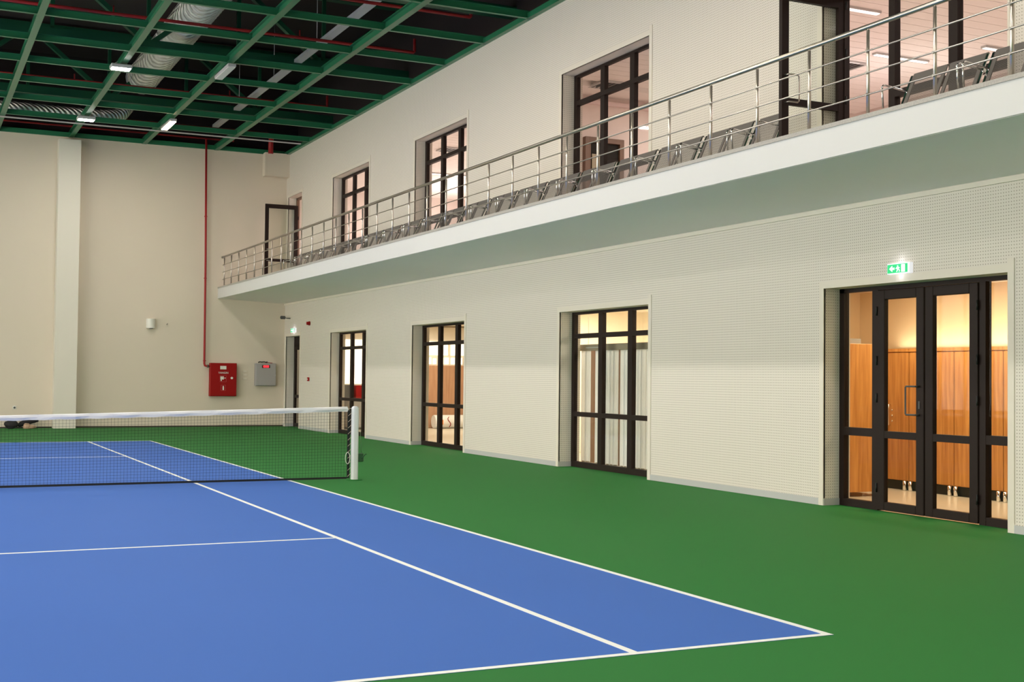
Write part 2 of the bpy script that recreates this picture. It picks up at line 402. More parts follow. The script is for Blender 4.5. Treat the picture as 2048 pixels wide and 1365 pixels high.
# open balcony doors
def open_leaf(root, xh, yh, w, z0, z1, rail):
    lf = MB(); x0, x1 = xh - w, xh; sw = .105; y0, y1 = yh - .03, yh + .03
    lf.box(x0, x0 + sw, y0, y1, z0, z1); lf.box(x1 - sw, x1, y0, y1, z0, z1); lf.box(x0 + sw, x1 - sw, y0, y1, z0, z0 + .1); lf.box(x0 + sw, x1 - sw, y0, y1, z1 - .12, z1)
    l = lf.build('door_leaf', m_brown, root)
    MB().box(x0 + sw, x1 - sw, y0 + .004, y1 - .004, rail, rail + .085).build('mid_rail', m_brown, l)
    MB().box(x0 + sw, x1 - sw, yh - .003, yh + .003, z0 + .1, rail).build('pane', m_glass, l)
    MB().box(x0 + sw, x1 - sw, yh - .003, yh + .003, rail + .085, z1 - .12).build('pane', m_glass, l)
    xx = x0 + .05
    MB().tube([(xx, y0, rail + .36), (xx, y0 - .07, rail + .36), (xx + .13, y0 - .08, rail + .36), (xx + .15, y0 - .08, rail + .34), (xx + .15, y0 - .08, rail + .04), (xx + .13, y0 - .08, rail + .02), (xx, y0 - .07, rail + .02), (xx, y0, rail + .02)], .011, 8).build('door_handle', m_steel, l)
    for hz in (.25, .9, 1.5, 2.1): MB().tube([(x1 + .005, y0 - .008, z0 + hz), (x1 + .005, y0 - .008, z0 + hz + .1)], .012, 8).build('hinge', m_black, l)
o0, o1 = UPO[4]
r = thing('door_3', 'balcony door on the right with its brown glass leaf standing open', None, (XG, (o0 + o1) / 2, ZS), None, 'structure')
fm = MB(); fm.box(XG, XG + .08, o1 - .13, o1, ZS, ZUT); fm.box(XG, XG + .08, o0, o0 + .1, ZS, ZUT); fm.box(XG, XG + .08, o0, o1, ZUT - .05, ZUT)
fm.box(XG, XG + .07, o0 + .1, -6.42, ZS, ZS + .09); fm.build('frame', m_brown, r)
for (p, q) in ((-6.47, -6.365), (-7.47, -7.335)): MB().box(XG - .004, XG + .085, p, q, ZS, ZUT - .05).build('mullion', m_brown, r)
MB().box(XG - .01, XG + .08, o0 + .1, o1 - .13, 6.38, 6.47).build('transom', m_brown, r)
for (p, q) in ((-7.335, -6.47), (o0 + .1, -7.47)):
    MB().box(XG - .01, XG + .08, p, q, 4.96, 5.045).build('transom', m_brown, r)
    pane(r, p, q, ZS + .09, 4.96); pane(r, p, q, 5.045, 6.38); pane(r, p, q, 6.47, ZUT - .05)
pane(r, -6.365, o1 - .13, 6.47, ZUT - .05)
open_leaf(r, XG + .02, -5.53, .99, ZS + .03, 6.385, 4.955)
casing(r, o0, o1, ZS, ZUT)
o0, o1 = UPO[0]
r = thing('door_4', 'balcony door in the far corner with its brown glass leaf standing open', None, (XG, (o0 + o1) / 2, ZS), None, 'structure')
fm = MB(); fm.box(XG, XG + .08, o1 - .08, o1, ZS, ZUT); fm.box(XG, XG + .08, o0, o0 + .08, ZS, ZUT); fm.box(XG, XG + .08, o0, o1, ZUT - .06, ZUT); fm.build('frame', m_brass, r)
open_leaf(r, XG + .02, 19.16, 1.0, ZS + .03, 6.68, 4.955)
casing(r, o0, o1, ZS, ZUT)

# ------------------------------------------------------------------ rooms behind the glass
def room(x1, y0, y1, z0, z1, mw, mc, nm):
    w = MB(); w.box(x1, x1 + .1, y0, y1, z0, z1); struct('wall_inner', w, mw, nm + ', long wall')
    w = MB(); w.box(XI, x1, y1, y1 + .1, z0, z1); struct('wall_inner', w, mw, nm + ', end wall')
    w = MB(); w.box(XI, x1, y0 - .1, y0, z0, z1); struct('wall_inner', w, mw, nm + ', near wall')
    struct('ceiling', MB().box(XI, x1, y0, y1, z1, z1 + .1), mc, nm + ', ceiling')
room(13.95, -12, -2.4, 0, 2.95, m_warmwall, m_ceil_in, 'locker room behind the double doors')
room(14.6, -2.2, 5.2, 0, 2.98, mat('pale_warm_wall', (.84, .76, .62), .8), m_ceil_in, 'room behind the blinds')
room(16.2, 5.4, 17.6, 0, 3.1, m_warmwall, m_ceil_in, 'lobby behind the two far windows')
room(13, 17.75, YF, 0, 3.1, mat('cupboard_cream', (.6, .5, .36), .8), m_ceil_in, 'small room behind the corner door')
struct('floor', MB().box(XI - .1, 19, YN, YF, 3.85, ZS), mat('upper_floor_tile', (.55, .45, .38), .4), 'floor of the upstairs rooms')
room(18.5, -12, 4.3, ZS, 7.3, m_pink, m_pinkceil, 'upstairs hall behind the open balcony door')
room(18.5, 4.5, YF, ZS, 7.3, m_pink, m_pinkceil, 'upstairs hall behind the far windows')
area('room_light', (12.6, -5.9, 2.9), .9, 115, LAMP_WARM, size_y=4.)
area('room_light', (12.6, -1., 2.9), 1., 90, (1, .9, .74), size_y=3.)
area('room_light', (12.9, 2.8, 2.9), 1., 170, (1, .9, .74), size_y=3.)
area('room_light', (13.6, 9, 3.0), 1.5, 130, (1, .88, .7), size_y=4.)
area('room_light', (14, 15, 3.0), 1.5, 130, (1, .88, .7), size_y=3.)
area('room_light', (12, 18.5, 3.0), .8, 14, (1, .88, .7))
area('room_light', (14.5, -6, 7.2), 2, 230, (1, .88, .85), size_y=6)
area('room_light', (14.5, 1, 7.2), 2, 150, (1, .88, .83), size_y=4)
area('room_light', (14.5, 9, 7.2), 2, 200, (1, .9, .86), size_y=5)
area('room_light', (14.5, 15.5, 7.2), 2, 200, (1, .9, .86), size_y=5)

for (x, y, w) in ((16.3, -7, 22), (16.3, -1, 26), (16.3, 10, 130), (15, 16.5, 90)):      # unseen fill lights added to brighten the upstairs ceilings
    area('ceiling_fill_light', (x, y, 5.4), 1.2, w, (1, .89, .85), rot=(PI, 0, 0))
area('locker_cove_light', (13.8, -5.4, 2.06), .2, 16, (1, .88, .66), rot=(PI, 0, 0), size_y=4.2)
# lockers
lk = None
def locker(y1, x0=13.29, wdt=.86, first=False, label=''):
    t = thing('locker', label, 'locker', (x0, y1 - wdt / 2, 0), 'wooden lockers behind the double doors')
    y0 = y1 - wdt
    MB().box(x0 + .02, x0 + .55, y0 + .003, y1 - .003, .13, 2.02).build('body', m_wood, t)
    MB().box(x0 + .02, x0 + .5, y0, y1, .0, .125).build('plinth', m_black, t)
    ym = (y0 + y1) / 2
    for (p, q, s) in ((y0 + .006, ym - .003, 1), (ym + .003, y1 - .006, -1)):
        d = MB().box(x0, x0 + .018, p, q, .14, 1.97).build('door', m_wood, t)
        yy = ym - s * .05
        MB().tube([(x0, yy, 1.22), (x0 - .03, yy, 1.22), (x0 - .03, yy, .92), (x0, yy, .92)], .007, 8).build('handle', m_chrome, d)
        for zz in (1.14, 1.06, .98):
            MB().lathe([(.012, -.012), (.012, 0)], (x0, yy - s * .045, zz), 'x', 8).build('knob', m_chrome, d)
    MB().box(x0 - .006, x0 + .55, y0, y1, 1.985, 2.03).build('cornice', m_wood, t)
    for yy in (y0 + .055, y1 - .055): MB().lathe([(.028, 0), (.028, .13)], (x0 - .025, yy, 0), 'z', 12).build('foot', m_chrome, t)
    return t
ys = [-2.47 - .85 * k for k in range(0, 9)]
l0 = locker(-2.47, label='first wooden locker of the long row, half hidden behind the side locker')
names = ['', 'second wooden locker of the long row, left through the left glass door', 'third wooden locker of the long row, in line with the door handle',
         'fourth wooden locker of the long row, seen through the right door leaf', 'fifth wooden locker of the long row, behind the right door leaf edge',
         'sixth wooden locker of the long row, seen through the right side panel', 'seventh wooden locker of the long row, behind the right door jamb']
for k in range(1, 6): dup(l0, (13.29, l0.location.y - .862 * k, 0), names[k])
t = thing('side_locker', 'wooden locker end panel just behind the left side panel of the double doors', 'locker', (12.05, -4.3, 0))
MB().box(11.74, 12.42, -4.70, -3.95, .06, 2.06).build('body', m_wood, t, bevel=.004)
for (x, yy) in ((11.78, -4.66), (12.38, -4.66), (11.78, -4.0), (12.38, -4.0)): MB().lathe([(.022, 0), (.022, .062)], (x, yy, 0), 'z', 10).build('foot', m_chrome, t)
MB().box(11.76, 12.0, -4.66, -4.2, 2.06, 2.13).build('top_box', m_grey_box, t)

# vertical blinds behind window_3
t = thing('vertical_blind', 'pale vertical blind hanging behind the lower window with the white slats', 'blind', (11.2, 0, 2.1))
MB().box(11.16, 11.26, -1.4, 1.76, 2.04, 2.15).build('headrail', m_dblind, t, bevel=.008)
MB().box(11.155, 11.16, .9, 1.5, 2.085, 2.10).build('headrail_plate', m_skirt, t)
for (ya, yb) in ((1.715, 1.43), (1.21, .475), (.355, -.405), (-.47, -1.3)):
    n_ = max(2, round((ya - yb) / .115)); w = (ya - yb) / n_
    for q in range(n_):
        y0_ = ya - w * q
        p = [(11.205 + .018 * math.sin(i / 5 * PI) + .03 * (i / 5 - .5), y0_ - (w + .008) * i / 5) for i in range(6)]
        MB().prism(p + [(x + .002, y) for (x, y) in reversed(p)], 'z', .085, 2.055).build('slat', m_greycloth, t)
        MB().box(11.20, 11.215, y0_ - w + .02, y0_ - .02, .06, .09).build('bottom_weight', m_dblind, t)
for yy in (-1.2, .1, 1.5): MB().tube([(11.21, yy, 2.13), (11.21, yy, 2.98)], .004, 6).build('suspension_rod', m_steel_s, t)
MB().tube([(11.21, 1.6, .075), (11.21, -1.3, .075)], .004, 6).build('bottom_chain', m_steel_s, t)
# dark posts seen in the gaps of the blind
pst = thing('timber_screen', 'brown timber posts standing behind the vertical blind', 'screen', (11.7, .5, 0))
for py in (2.03, 1.10, .20): MB().box(11.55, 11.62, py - .13, py + .13, 0, 2.1).build('post', m_brass, pst)

# lobby: end wall panels, backlit panes, white roll, red box
t = thing('lobby_partition', 'pale brown panelled partition with bright panes above, behind the white roll', 'partition', (14.9, 17.5, 0))
for (p, q) in ((14.0, 14.9), (14.92, 15.48), (15.5, 16.15)): MB().box(p, q, 17.45, 17.5, 0, 1.89).build('panel', m_wood2, t, bevel=.006)
for (p, q, s, u) in ((14.55, 14.93, 2.2, 2.62), (14.98, 15.22, 2.2, 2.62), (15.32, 15.48, 2.2, 2.62), (15.55, 15.9, 2.2, 2.62), (14.55, 14.68, 1.93, 2.13), (14.74, 14.84, 1.93, 2.1), (15.0, 15.08, 1.93, 2.13),
                     (15.12, 15.25, 1.93, 2.13), (15.33, 15.45, 1.93, 2.13), (15.58, 15.7, 1.93, 2.13)):
    MB().box(p, q, 17.47, 17.49, s, u).build('bright_pane', m_bright, t)
MB().box(14.0, 16.15, 17.5, 17.56, 1.89, 3.05).build('grid', m_ceil_in, t)
t = thing('white_roll', 'thick white padded roll with an orange patch on the lobby floor', 'roll', (15.2, 17.1, 0))
MB().lathe([(.19, 0), (.2, .02), (.2, 1.38), (.19, 1.4)], (14.62, 17.1, .2), 'x', 24).build('roll_body', m_vinyl, t)
MB().box(14.70, 14.86, 16.895, 16.905, .12, .26).build('orange_patch', m_orange, t)
MB().tube([(15.05 + .05 * math.sin(i), 16.893, .05 + .05 * i) for i in range(7)], .012, 6).build('red_print', m_redbox, t)
t = thing('glazed_lobby_door', 'bright backlit glazed screen seen through the farthest lower window', 'screen', (12.2, 17.5, 0))
for (p, q) in ((11.75, 12.22), (12.27, 12.62), (12.66, 12.9)):
    MB().box(p, q, 17.5, 17.53, 1.31, 2.62).build('bright_pane', m_bright, t)
MB().box(11.7, 13.0, 17.53, 17.58, 0, 3.05).build('frame', m_ceil_in, t)
MB().box(11.72, 12.1, 17.3, 17.52, 0, 1.28).build('dark_locker', m_darkgrey, t)
t = thing('fire_cabinet', 'small red cabinet seen through the farthest lower window', 'cabinet', (12.4, 17.4, .9))
MB().box(12.24, 12.66, 17.28, 17.5, .86, 1.27).build('body', m_redbox, t, bevel=.01)
MB().box(12.42, 12.47, 17.27, 17.28, .97, 1.15).build('label', m_plast, t)
t = thing('grey_counter', 'grey counter below the small red cabinet, through the farthest window', 'counter', (12.4, 17.1, 0))
MB().box(11.9, 13.0, 16.9, 17.28, 0.05, .84).build('body', m_grey_box, t, bevel=.008); MB().box(11.88, 13.02, 16.88, 17.28, .84, .88).build('top', m_skirt, t)

# upstairs rooms
t = thing('inner_doorway', 'brown framed dark doorway in the pink wall, seen through the large upper window', 'doorway', (13.03, 4.25, ZS))
MB().box(12.72, 13.4, 4.24, 4.27, ZS, 6.36).build('dark_panel', mat('dark_corridor', (.015, .012, .01), .9), t)  # solid panel, the shade of the unlit space beyond put into its colour
fm = MB(); fm.box(12.60, 12.72, 4.18, 4.3, ZS, 6.44); fm.box(13.4, 13.5, 4.18, 4.3, ZS, 6.44); fm.box(12.72, 13.4, 4.18, 4.3, 6.34, 6.44); fm.build('frame', m_brass, t)
MB().box(12.76, 12.95, 4.2, 4.23, ZS, 6.1).build('leaf', mat('inner_leaf', (.35, .3, .2), .5), t)
MB().box(13.16, 13.26, 4.20, 4.22, 5.78, 5.84).build('lamp_reflection', m_tube, t)  # small glowing box stands in for a lamp's bright reflection
t = thing('ceiling_band', 'pale band where the pink upstairs wall meets its ceiling', 'moulding', (14, 4.25, 7.1))
MB().box(XI, 18.5, 4.2, 4.3, 7.12, 7.2).build('band', mat('pale_pink_band', (.8, .66, .66), .6), t)
MB().box(XI, 18.5, 3.2, 3.3, 7.2, 7.3).build('band', m_pinkceil, t)
slat = None
ct = thing('slatted_ceiling', 'pink slatted metal ceiling of the upstairs hall behind the open door', 'ceiling', (14.8, -4, 7.25))
for k in range(49):
    y = -11.8 + k * .30
    if y > 3.1: break
    if slat is None: slat = MB().box(XI + .05, 18.4, y, y + .286, 7.235, 7.255).build('slat', m_pinkceil, ct)
    else:
        s2 = slat.copy(); COL.objects.link(s2); s2.location = (0, k * .30, 0)
ct2 = thing('slatted_ceiling', 'pink slatted metal ceiling behind the two far upper windows', 'ceiling', (14.8, 12, 7.25))
slat2 = MB().box(XI + .05, 18.4, 4.7, 4.986, 7.235, 7.255).build('slat', m_pinkceil, ct2)
for k in range(1, 48):
    s2 = slat2.copy(); COL.objects.link(s2); s2.location = (0, k * .30, 0)
def ceil_strip(x, y, l, label, ly=True):
    t = thing('ceiling_light', label, 'light', (x, y, 7.22), 'strip lights of the upstairs hall')
    MB().box(x - l / 2, x + l / 2, y - .06, y + .06, 7.20, 7.234).build('housing', m_skirt, t)
    MB().box(x - l / 2 + .02, x + l / 2 - .02, y - .04, y + .04, 7.19, 7.2).build('diffuser', m_tube, t)
ceil_strip(13.1, -3.1, 1.2, 'short strip light near the top of the open balcony door')
ceil_strip(15.9, -1.2, 1.2, 'strip light in the pink ceiling behind the brown mullion')
ceil_strip(17.2, -2.4, 1.2, 'strip light in the pink ceiling above the right balcony bench')
ceil_strip(13.9, 14.5, 1.2, 'strip light seen low in the second upper window')
def grille(x, y, label):
    t = thing('ceiling_vent', label, 'vent', (x, y, 7.22), 'air vents in the upstairs ceiling')
    rect = MB(); rect.box(x - .3, x - .26, y - .3, y + .3, 7.195, 7.232); rect.box(x + .26, x + .3, y - .3, y + .3, 7.195, 7.232)
    rect.box(x - .26, x + .26, y - .3, y - .26, 7.195, 7.232); rect.box(x - .26, x + .26, y + .26, y + .3, 7.195, 7.232); rect.build('frame', m_skirt, t)
    for k in range(6): MB().box(x - .26 + k * .09, x - .21 + k * .09, y - .26, y + .26, 7.2, 7.225).build('louvre', m_darkgrey, t)
grille(12.45, 3.0, 'slatted vent above the large upper window doorway')
grille(12.5, 10.9, 'slatted vent at the top of the middle upper window')
grille(15.4, -.3, 'slatted vent low in the open balcony doorway')

# ------------------------------------------------------------------ tennis court
ct = thing('tennis_court', 'blue tennis court surface with white line markings', 'court', (0, 0, 0))
MB().box(-5.485, 5.485, -11.885, 11.885, 0, .002).build('court_surface', m_blue, ct)
def ln(x0, x1, y0, y1, n): MB().box(x0, x1, y0, y1, .002, .0035).build(n, m_line, ct)
for s in (1, -1):
    x0, x1 = sorted((s * 5.435, s * 5.485)); ln(x0, x1, -11.885, 11.885, 'doubles_sideline')
    x0, x1 = sorted((s * 4.065, s * 4.115)); ln(x0, x1, -11.835, 11.835, 'singles_sideline')
    y0, y1 = sorted((s * 11.835, s * 11.885)); ln(-5.435, 5.435, y0, y1, 'baseline')
    y0, y1 = sorted((s * 6.35, s * 6.40)); ln(-4.065, 4.065, y0, y1, 'service_line')
ln(-.025, .025, -6.35, 6.35, 'centre_line')

# net
net = thing('tennis_net', 'black tennis net with white top tape across the court', 'net', (0, 0, 0))
def ztop(x):
    ax = abs(x); return .955 + (1.095 - .955) * (ax / 6.3) ** 1.15
xs = [i * .0452 for i in range(-139, 140)]
nm = MB()
for x in xs: nm.obox((x, 0, .03), (x, 0, ztop(x) - .03), .0022, .0022)
zr = 0
for j in range(1, 24):
    n = 24
    for i in range(n):
        x0 = -6.28 + 12.56 * i / n; x1 = -6.28 + 12.56 * (i + 1) / n
        z0 = .03 + (ztop(x0) - .08) * j / 23; z1 = .03 + (ztop(x1) - .08) * j / 23
        nm.obox((x0, 0, z0), (x1, 0, z1), .0022, .0022)
nmo = nm.build('net_mesh', m_netc, net); nmo['kind'] = 'stuff'
tp = MB(); n = 130; base = 0
for i in range(n + 1):
    x = -6.28 + 12.56 * i / n; z = ztop(x); h = .074 + .004 * math.sin(i * 1.7)
    w = .012 + .007 * math.sin(i * 1.31) * math.sin(i * .47); o = .006 * math.sin(i * .83)
    ring = [(x, -w + o, z - .012), (x, 0, z), (x, w + o, z - .012), (x + .01, w * 1.3 + o, z - h * .55), (x, w * .8, z - h), (x, -w * .8, z - h), (x + .012, -w * 1.5 + o, z - h * .5)]
    tp.v += ring
    if i:
        for j in range(7):
            A = (i - 1) * 7; B = i * 7; tp.f.append([A + j, A + (j + 1) % 7, B + (j + 1) % 7, B + j]); tp.sm.append(False)
tp.build('top_tape', m_vinyl, net)
bt = MB(); bt.box(-6.28, 6.28, -.004, .004, .02, .05); bt.build('bottom_band', m_netc, net)
MB().box(6.283, 6.322, -.006, .006, .03, 1.04).build('side_band', m_netc, net)
lc = MB()
pts = []
for k in range(11):
    z = 1.0 - k * .09
    lc.tube([(6.288, -.012, z - .045), (6.338, -.012, z)], .0038, 6)
lc.build('lacing_cord', mat('beige_cord', (.5, .42, .33), .7), net)
MB().tube([(6.285 + .035 * math.cos(t * PI / 8), -.02, .33 + .085 * math.sin(t * PI / 8)) for t in range(16)], .005, 6, closed=True).build('cord_loop', m_plast, net)
MB().tube([(6.27, 0, 1.06), (6.345, 0, 1.07)], .004, 6).build('headline_cable', m_steel_s, net)
pt = thing('net_post', 'white tennis net post at the right end of the net', 'post', (6.40, 0, 0))
def rsec(w, d, r):                                  # rounded rectangle outline
    out = []
    for (sx, sy, a0) in ((1, 1, 0), (-1, 1, 90), (-1, -1, 180), (1, -1, 270)):
        for k in range(5):
            t = math.radians(a0 + k * 22.5); out.append((6.40 + sx * (w / 2 - r) + r * math.cos(t), sy * (d / 2 - r) + r * math.sin(t)))
    return out
MB().prism(rsec(.10, .10, .03), 'z', 0, 1.055).build('column', m_post, pt)
cp = MB(); 
for (sc_, z0, z1) in ((1.0, 1.055, 1.075), (.86, 1.075, 1.09), (.6, 1.09, 1.10)):
    cp.prism([(6.40 + (x - 6.40) * sc_, y * sc_) for (x, y) in rsec(.106, .106, .035)], 'z', z0, z1)
cp.build('cap', m_post, pt)
MB().box(6.449, 6.535, -.035, .035, .27, .40).build('winder_box', m_greenknob, pt, bevel=.012)
MB().tube([(6.50, -.035, .335), (6.50, -.08, .335), (6.54, -.08, .39), (6.54, -.12, .39)], .008, 8).build('crank', m_greenknob, pt)
MB().tube([(6.453, 0, 1.03), (6.475, 0, .8), (6.51, 0, .40)], .0035, 6).build('tension_cord', m_steel_s, pt)
MB().lathe([(.12, 0), (.12, .006), (.09, .01)], (6.40, 0, 0), 'z', 20).build('floor_sleeve', m_green_floor, pt)

# ------------------------------------------------------------------ balcony railing
XR = 8.765; ZC = ZS + .022
rl = thing('balcony_railing', 'stainless steel balcony railing with three thin mid rails', 'railing', (XR, 0, ZC))
hr = MB().tube([(XR, 19.36, 5.035), (XR, YN + .1, 5.035)], .0255, 16).build('handrail', m_steel, rl)
for z in (4.36, 4.575, 4.79): MB().tube([(XR - .022, 19.34, z), (XR - .022, YN + .1, z)], .0085, 8).build('mid_rail', m_steel, rl)
pm = MB().tube([(XR, 19.21, ZC), (XR, 19.21, 5.0)], .0175, 12); pm.tube([(XR, 19.21, 5.0), (XR, 19.21, 5.02)], .008, 8)
p0 = pm.build('post', m_steel_s, rl)
fl = MB().lathe([(.045, ZC), (.045, ZC + .008), (.02, ZC + .014)], (XR, 19.21, 0), 'z', 14).build('base_flange', m_steel, rl); fl.parent = p0
cls = []
for z in (4.36, 4.575, 4.79):
    cl = MB().tube([(XR - .03, 19.21, z), (XR - .0, 19.21, z)], .013, 8).build('rail_clip', m_steel, rl); cl.parent = p0; cls.append(cl)
for k in range(1, 49):
    y = 19.21 - .8925 * k
    if y < YN + .1: break
    q = p0.copy(); COL.objects.link(q); q.parent = rl; q.location = (0, y - 19.21, 0)
    for ch in [fl] + cls:
        d = ch.copy(); COL.objects.link(d); d.parent = q
MB().tube([(XR, 19.36, 5.035), (XR, 19.478, 5.035)], .035, 12).build('wall_socket', m_steel, rl)

# ------------------------------------------------------------------ balcony benches (two perforated seats each)
def bench(yl, label, seats=2):
    t = thing('bench', label, 'bench', (10.05, yl, ZS), 'grey perforated metal benches on the balcony')
    L = seats * .515 + .03; z0 = ZS
    MB().box(10.02, 10.08, yl - L + .02, yl - .02, z0 + .30, z0 + .34).build('beam', m_seat, t)
    for k in range(seats):
        y1 = yl - .01 - k * .535; y0 = y1 - .50
        # seat pan profile in x,z
        pr = [(9.76, z0 + .345), (9.78, z0 + .37), (9.84, z0 + .38), (9.98, z0 + .375), (10.04, z0 + .375), (10.09, z0 + .40)]
        pr2 = [(x, z - .012) for (x, z) in reversed(pr)]
        MB().prism(pr + pr2, 'y', y0, y1).build('seat', m_seat, t)
        # backrest: frame and perforated sheet, leaning to the wall
        P = lambda s: (10.07 + .18 * s, z0 + .42 + .40 * s)
        (xa, za), (xb, zb) = P(0), P(1)
        bf = MB(); w = .035
        for yy in (y0 + w / 2, y1 - w / 2): bf.obox((xa, yy, za), (xb, yy, zb), w, .014, (0, 1, 0))
        bf = MB()
        for (ya, yb) in ((y0, y0 + .05), (y1 - .05, y1)):
            bf.prism([(xa, za), (xb, zb), (xb + .012, zb - .004), (xa + .012, za - .004)], 'y', ya, yb)
        for (s0, s1) in ((0, .12), (.80, 1.0)):
            (p, q), (u, v) = P(s0), P(s1); bf.prism([(p, q), (u, v), (u + .012, v - .004), (p + .012, q - .004)], 'y', y0 + .05, y1 - .05)
        (p, q) = P(1); bf.prism([(p, q), (p + .03, q + .012), (p + .05, q - .005), (p + .012, q - .004)], 'y', y0, y1)
        bk = bf.build('backrest', m_seat, t)
        (p, q), (u, v) = P(.12), P(.80)
        MB().prism([(p + .004, q), (u + .004, v), (u + .007, v - .001), (p + .007, q - .001)], 'y', y0 + .05, y1 - .05).build('perforated_sheet', m_seatp, bk)
    for yy in (yl + .012, yl - L - .012):
        MB().tube([(10.19, yy, z0 + .62), (9.86, yy, z0 + .655), (9.83, yy, z0 + .65), (9.815, yy, z0 + .63), (9.83, yy, z0 + .40)], .011, 8).build('armrest', m_chrome, t)
        MB().lathe([(.018, -.012), (.018, .012)], (10.19, yy, z0 + .62), 'y', 10).build('armrest_bolt', m_chrome, t)
        MB().obox((10.055, yy, z0 + .37), (10.245, yy, z0 + .80), .012, .03, (0, 1, 0)).build('back_strut', m_chrome, t)
    for yy in (yl - .15, yl - L + .15):
        lg = MB(); lg.obox((10.05, yy, z0 + .31), (10.05, yy, z0 + .05), .05, .03); lg.obox((9.80, yy, z0 + .03), (10.30, yy, z0 + .03), .04, .03); lg.build('leg', m_chrome, t)
    return t
ordn = ['first', 'second', 'third', 'fourth', 'fifth', 'sixth', 'seventh', 'eighth', 'ninth', 'tenth', 'eleventh', 'twelfth', 'thirteenth', 'fourteenth', 'fifteenth', 'sixteenth', 'seventeenth', 'eighteenth', 'nineteenth']
b0 = bench(-3.545, 'first two-seat grey balcony bench counting left from the open right-hand door')
extra = {1: ', right of the doorway window', 4: ' below the large upper window', 10: ' below the middle upper window', 16: ' near the far upper window'}
for k in range(1, 18):
    lab = ordn[k] + ' two-seat grey balcony bench counting left from the open right-hand door'
    dup(b0, (10.05, -3.545 + 1.182 * k, ZS), lab)
bench(-4.73, 'single grey balcony seat tucked behind the open right-hand door leaf', 1)
dup(b0, (10.05, -7.50, ZS), 'grey perforated bench on the balcony in front of the right doorway panes')
dup(b0, (10.05, -8.66, ZS), 'grey perforated bench at the far right edge of the balcony')

# ------------------------------------------------------------------ roof steelwork
def ibeam_y(x, y0, y1, z, w, h):
    mb = MB(); mb.box(x - w / 2, x + w / 2, y0, y1, z, z + .014); mb.box(x - w / 2, x + w / 2, y0, y1, z + h - .014, z + h); mb.box(x - .012, x + .012, y0, y1, z + .014, z + h - .014); return mb
def ibeam_x(y, x0, x1, z, w, h):
    mb = MB(); mb.box(x0, x1, y - w / 2, y + w / 2, z, z + .012); mb.box(x0, x1, y - w / 2, y + w / 2, z + h - .012, z + h); mb.box(x0, x1, y - .01, y + .01, z + .012, z + h - .012); return mb
gr = thing('steel_ceiling_grid', 'green steel beam grid hanging level with the wall tops', 'steel beams', (0, 0, ZT))
bx = [8.53, 6.44, 4.42, 2.46]
while bx[-1] > XL + 1.2: bx.append(bx[-1] - 2.0)
b1 = ibeam_y(bx[0], YN, YF, ZT - .01, .13, .17).build('long_beam', m_green, gr)
for x in bx[1:]:
    q = b1.copy(); COL.objects.link(q); q.location = (x - bx[0], 0, 0)
py = [16.85, 14.75, 12.72, 10.72, 8.80, 6.82, 4.82, 2.82]
while py[-1] > YN + 1.5: py.append(py[-1] - 2.0)
p1 = ibeam_x(py[0], XL, XW, ZT, .08, .135).build('cross_beam', m_green, gr)
for y in py[1:]:
    q = p1.copy(); COL.objects.link(q); q.location = (0, y - py[0], 0)
MB().box(XW - .10, XW + .02, YN, YF, ZT, ZT + .10).build('edge_beam', m_green, gr)
MB().box(XL, XW - .1, YF - .06, YF + .02, ZT, ZT + .13).build('edge_beam', m_green, gr)
def truss(y, label):
    t = thing('roof_truss', label, 'truss', (0, y, 8.8), 'green roof trusses above the beam grid')
    zb, zt = 8.80, 10.45
    MB().box(XL, XI, y - .11, y + .11, zb - .10, zb + .10).build('bottom_chord', m_green_shaded, t)
    MB().box(XL, XI, y - .1, y + .1, zt - .08, zt + .08).build('top_chord', m_green_shaded, t)
    x = 11.0; up_ = True; k = 0
    first = None
    while x - 2.0 > XL:
        zs, ze = (zt, zb) if up_ else (zb, zt)
        MB().obox((x, y, zs), (x - 2.0, y, ze), .10, .16, (0, 1, 0)).build('diagonal', m_green_shaded, t)
        x -= 2.0; up_ = not up_
        MB().box(x - .04, x + .04, y - .04, y + .04, zb, zt).build('vertical', m_green_shaded, t)
    return t
t0 = truss(10.4, 'shaded green roof truss above the nearer hanging lamp')
dup(t0, (0, 16.35, 8.8), 'shaded green roof truss nearest the end wall')
dup(t0, (0, 4.45, 8.8), 'shaded green roof truss above the top edge of the picture middle')
dup(t0, (0, -1.5, 8.8), 'shaded green roof truss just above the top right ceiling corner')
# wind bracing / rods
for (i, (pa, pb)) in enumerate((((9.6, 4.8, 8.9), (8.0, 10.3, 10.3)), ((9.7, 10.8, 8.9), (8.1, 16.2, 10.3)))):
    MB().tube([pa, pb], .014, 6).build('brace_rod', m_tray, gr)

# pipes
for (y, lab) in ((4.77, 'thin red sprinkler pipe at the top right of the steelwork'), (7.85, 'thin red sprinkler pipe crossing in front of the silver duct'), (14.25, 'thin red sprinkler pipe passing behind the hanging lamps')):
    t = thing('sprinkler_pipe', lab, 'pipe', (10.3, y, 8.7), 'red sprinkler pipes under the roof')
    MB().tube([(XL + .4, y, 8.7), (10.28, y, 8.7), (10.3, y, 8.72), (10.3, y, 9.0)], .034, 8).build('pipe', m_red, t)
    for x in (7.7, 3.9, .1, -3.7, -7.5):
        MB().tube([(x, y, 8.7), (x, y, 8.86)], .016, 6).build('sprinkler_head', m_red, t)
t = thing('red_main_pipe', 'thick red fire main running along the top of the end wall', 'pipe', (10.0, 18.95, 8.72))
MB().tube([(XL + .3, 18.95, 8.72), (9.9, 18.95, 8.72), (10.02, 18.98, 8.70), (10.08, 19.1, 8.62), (10.08, 19.14, 8.5), (10.08, 19.14, 8.2)], .075, 14).build('pipe', m_red, t)
t = thing('upper_red_pipe', 'slim dark red pipe under the thick fire main', 'pipe', (0, 19.3, 8.45))
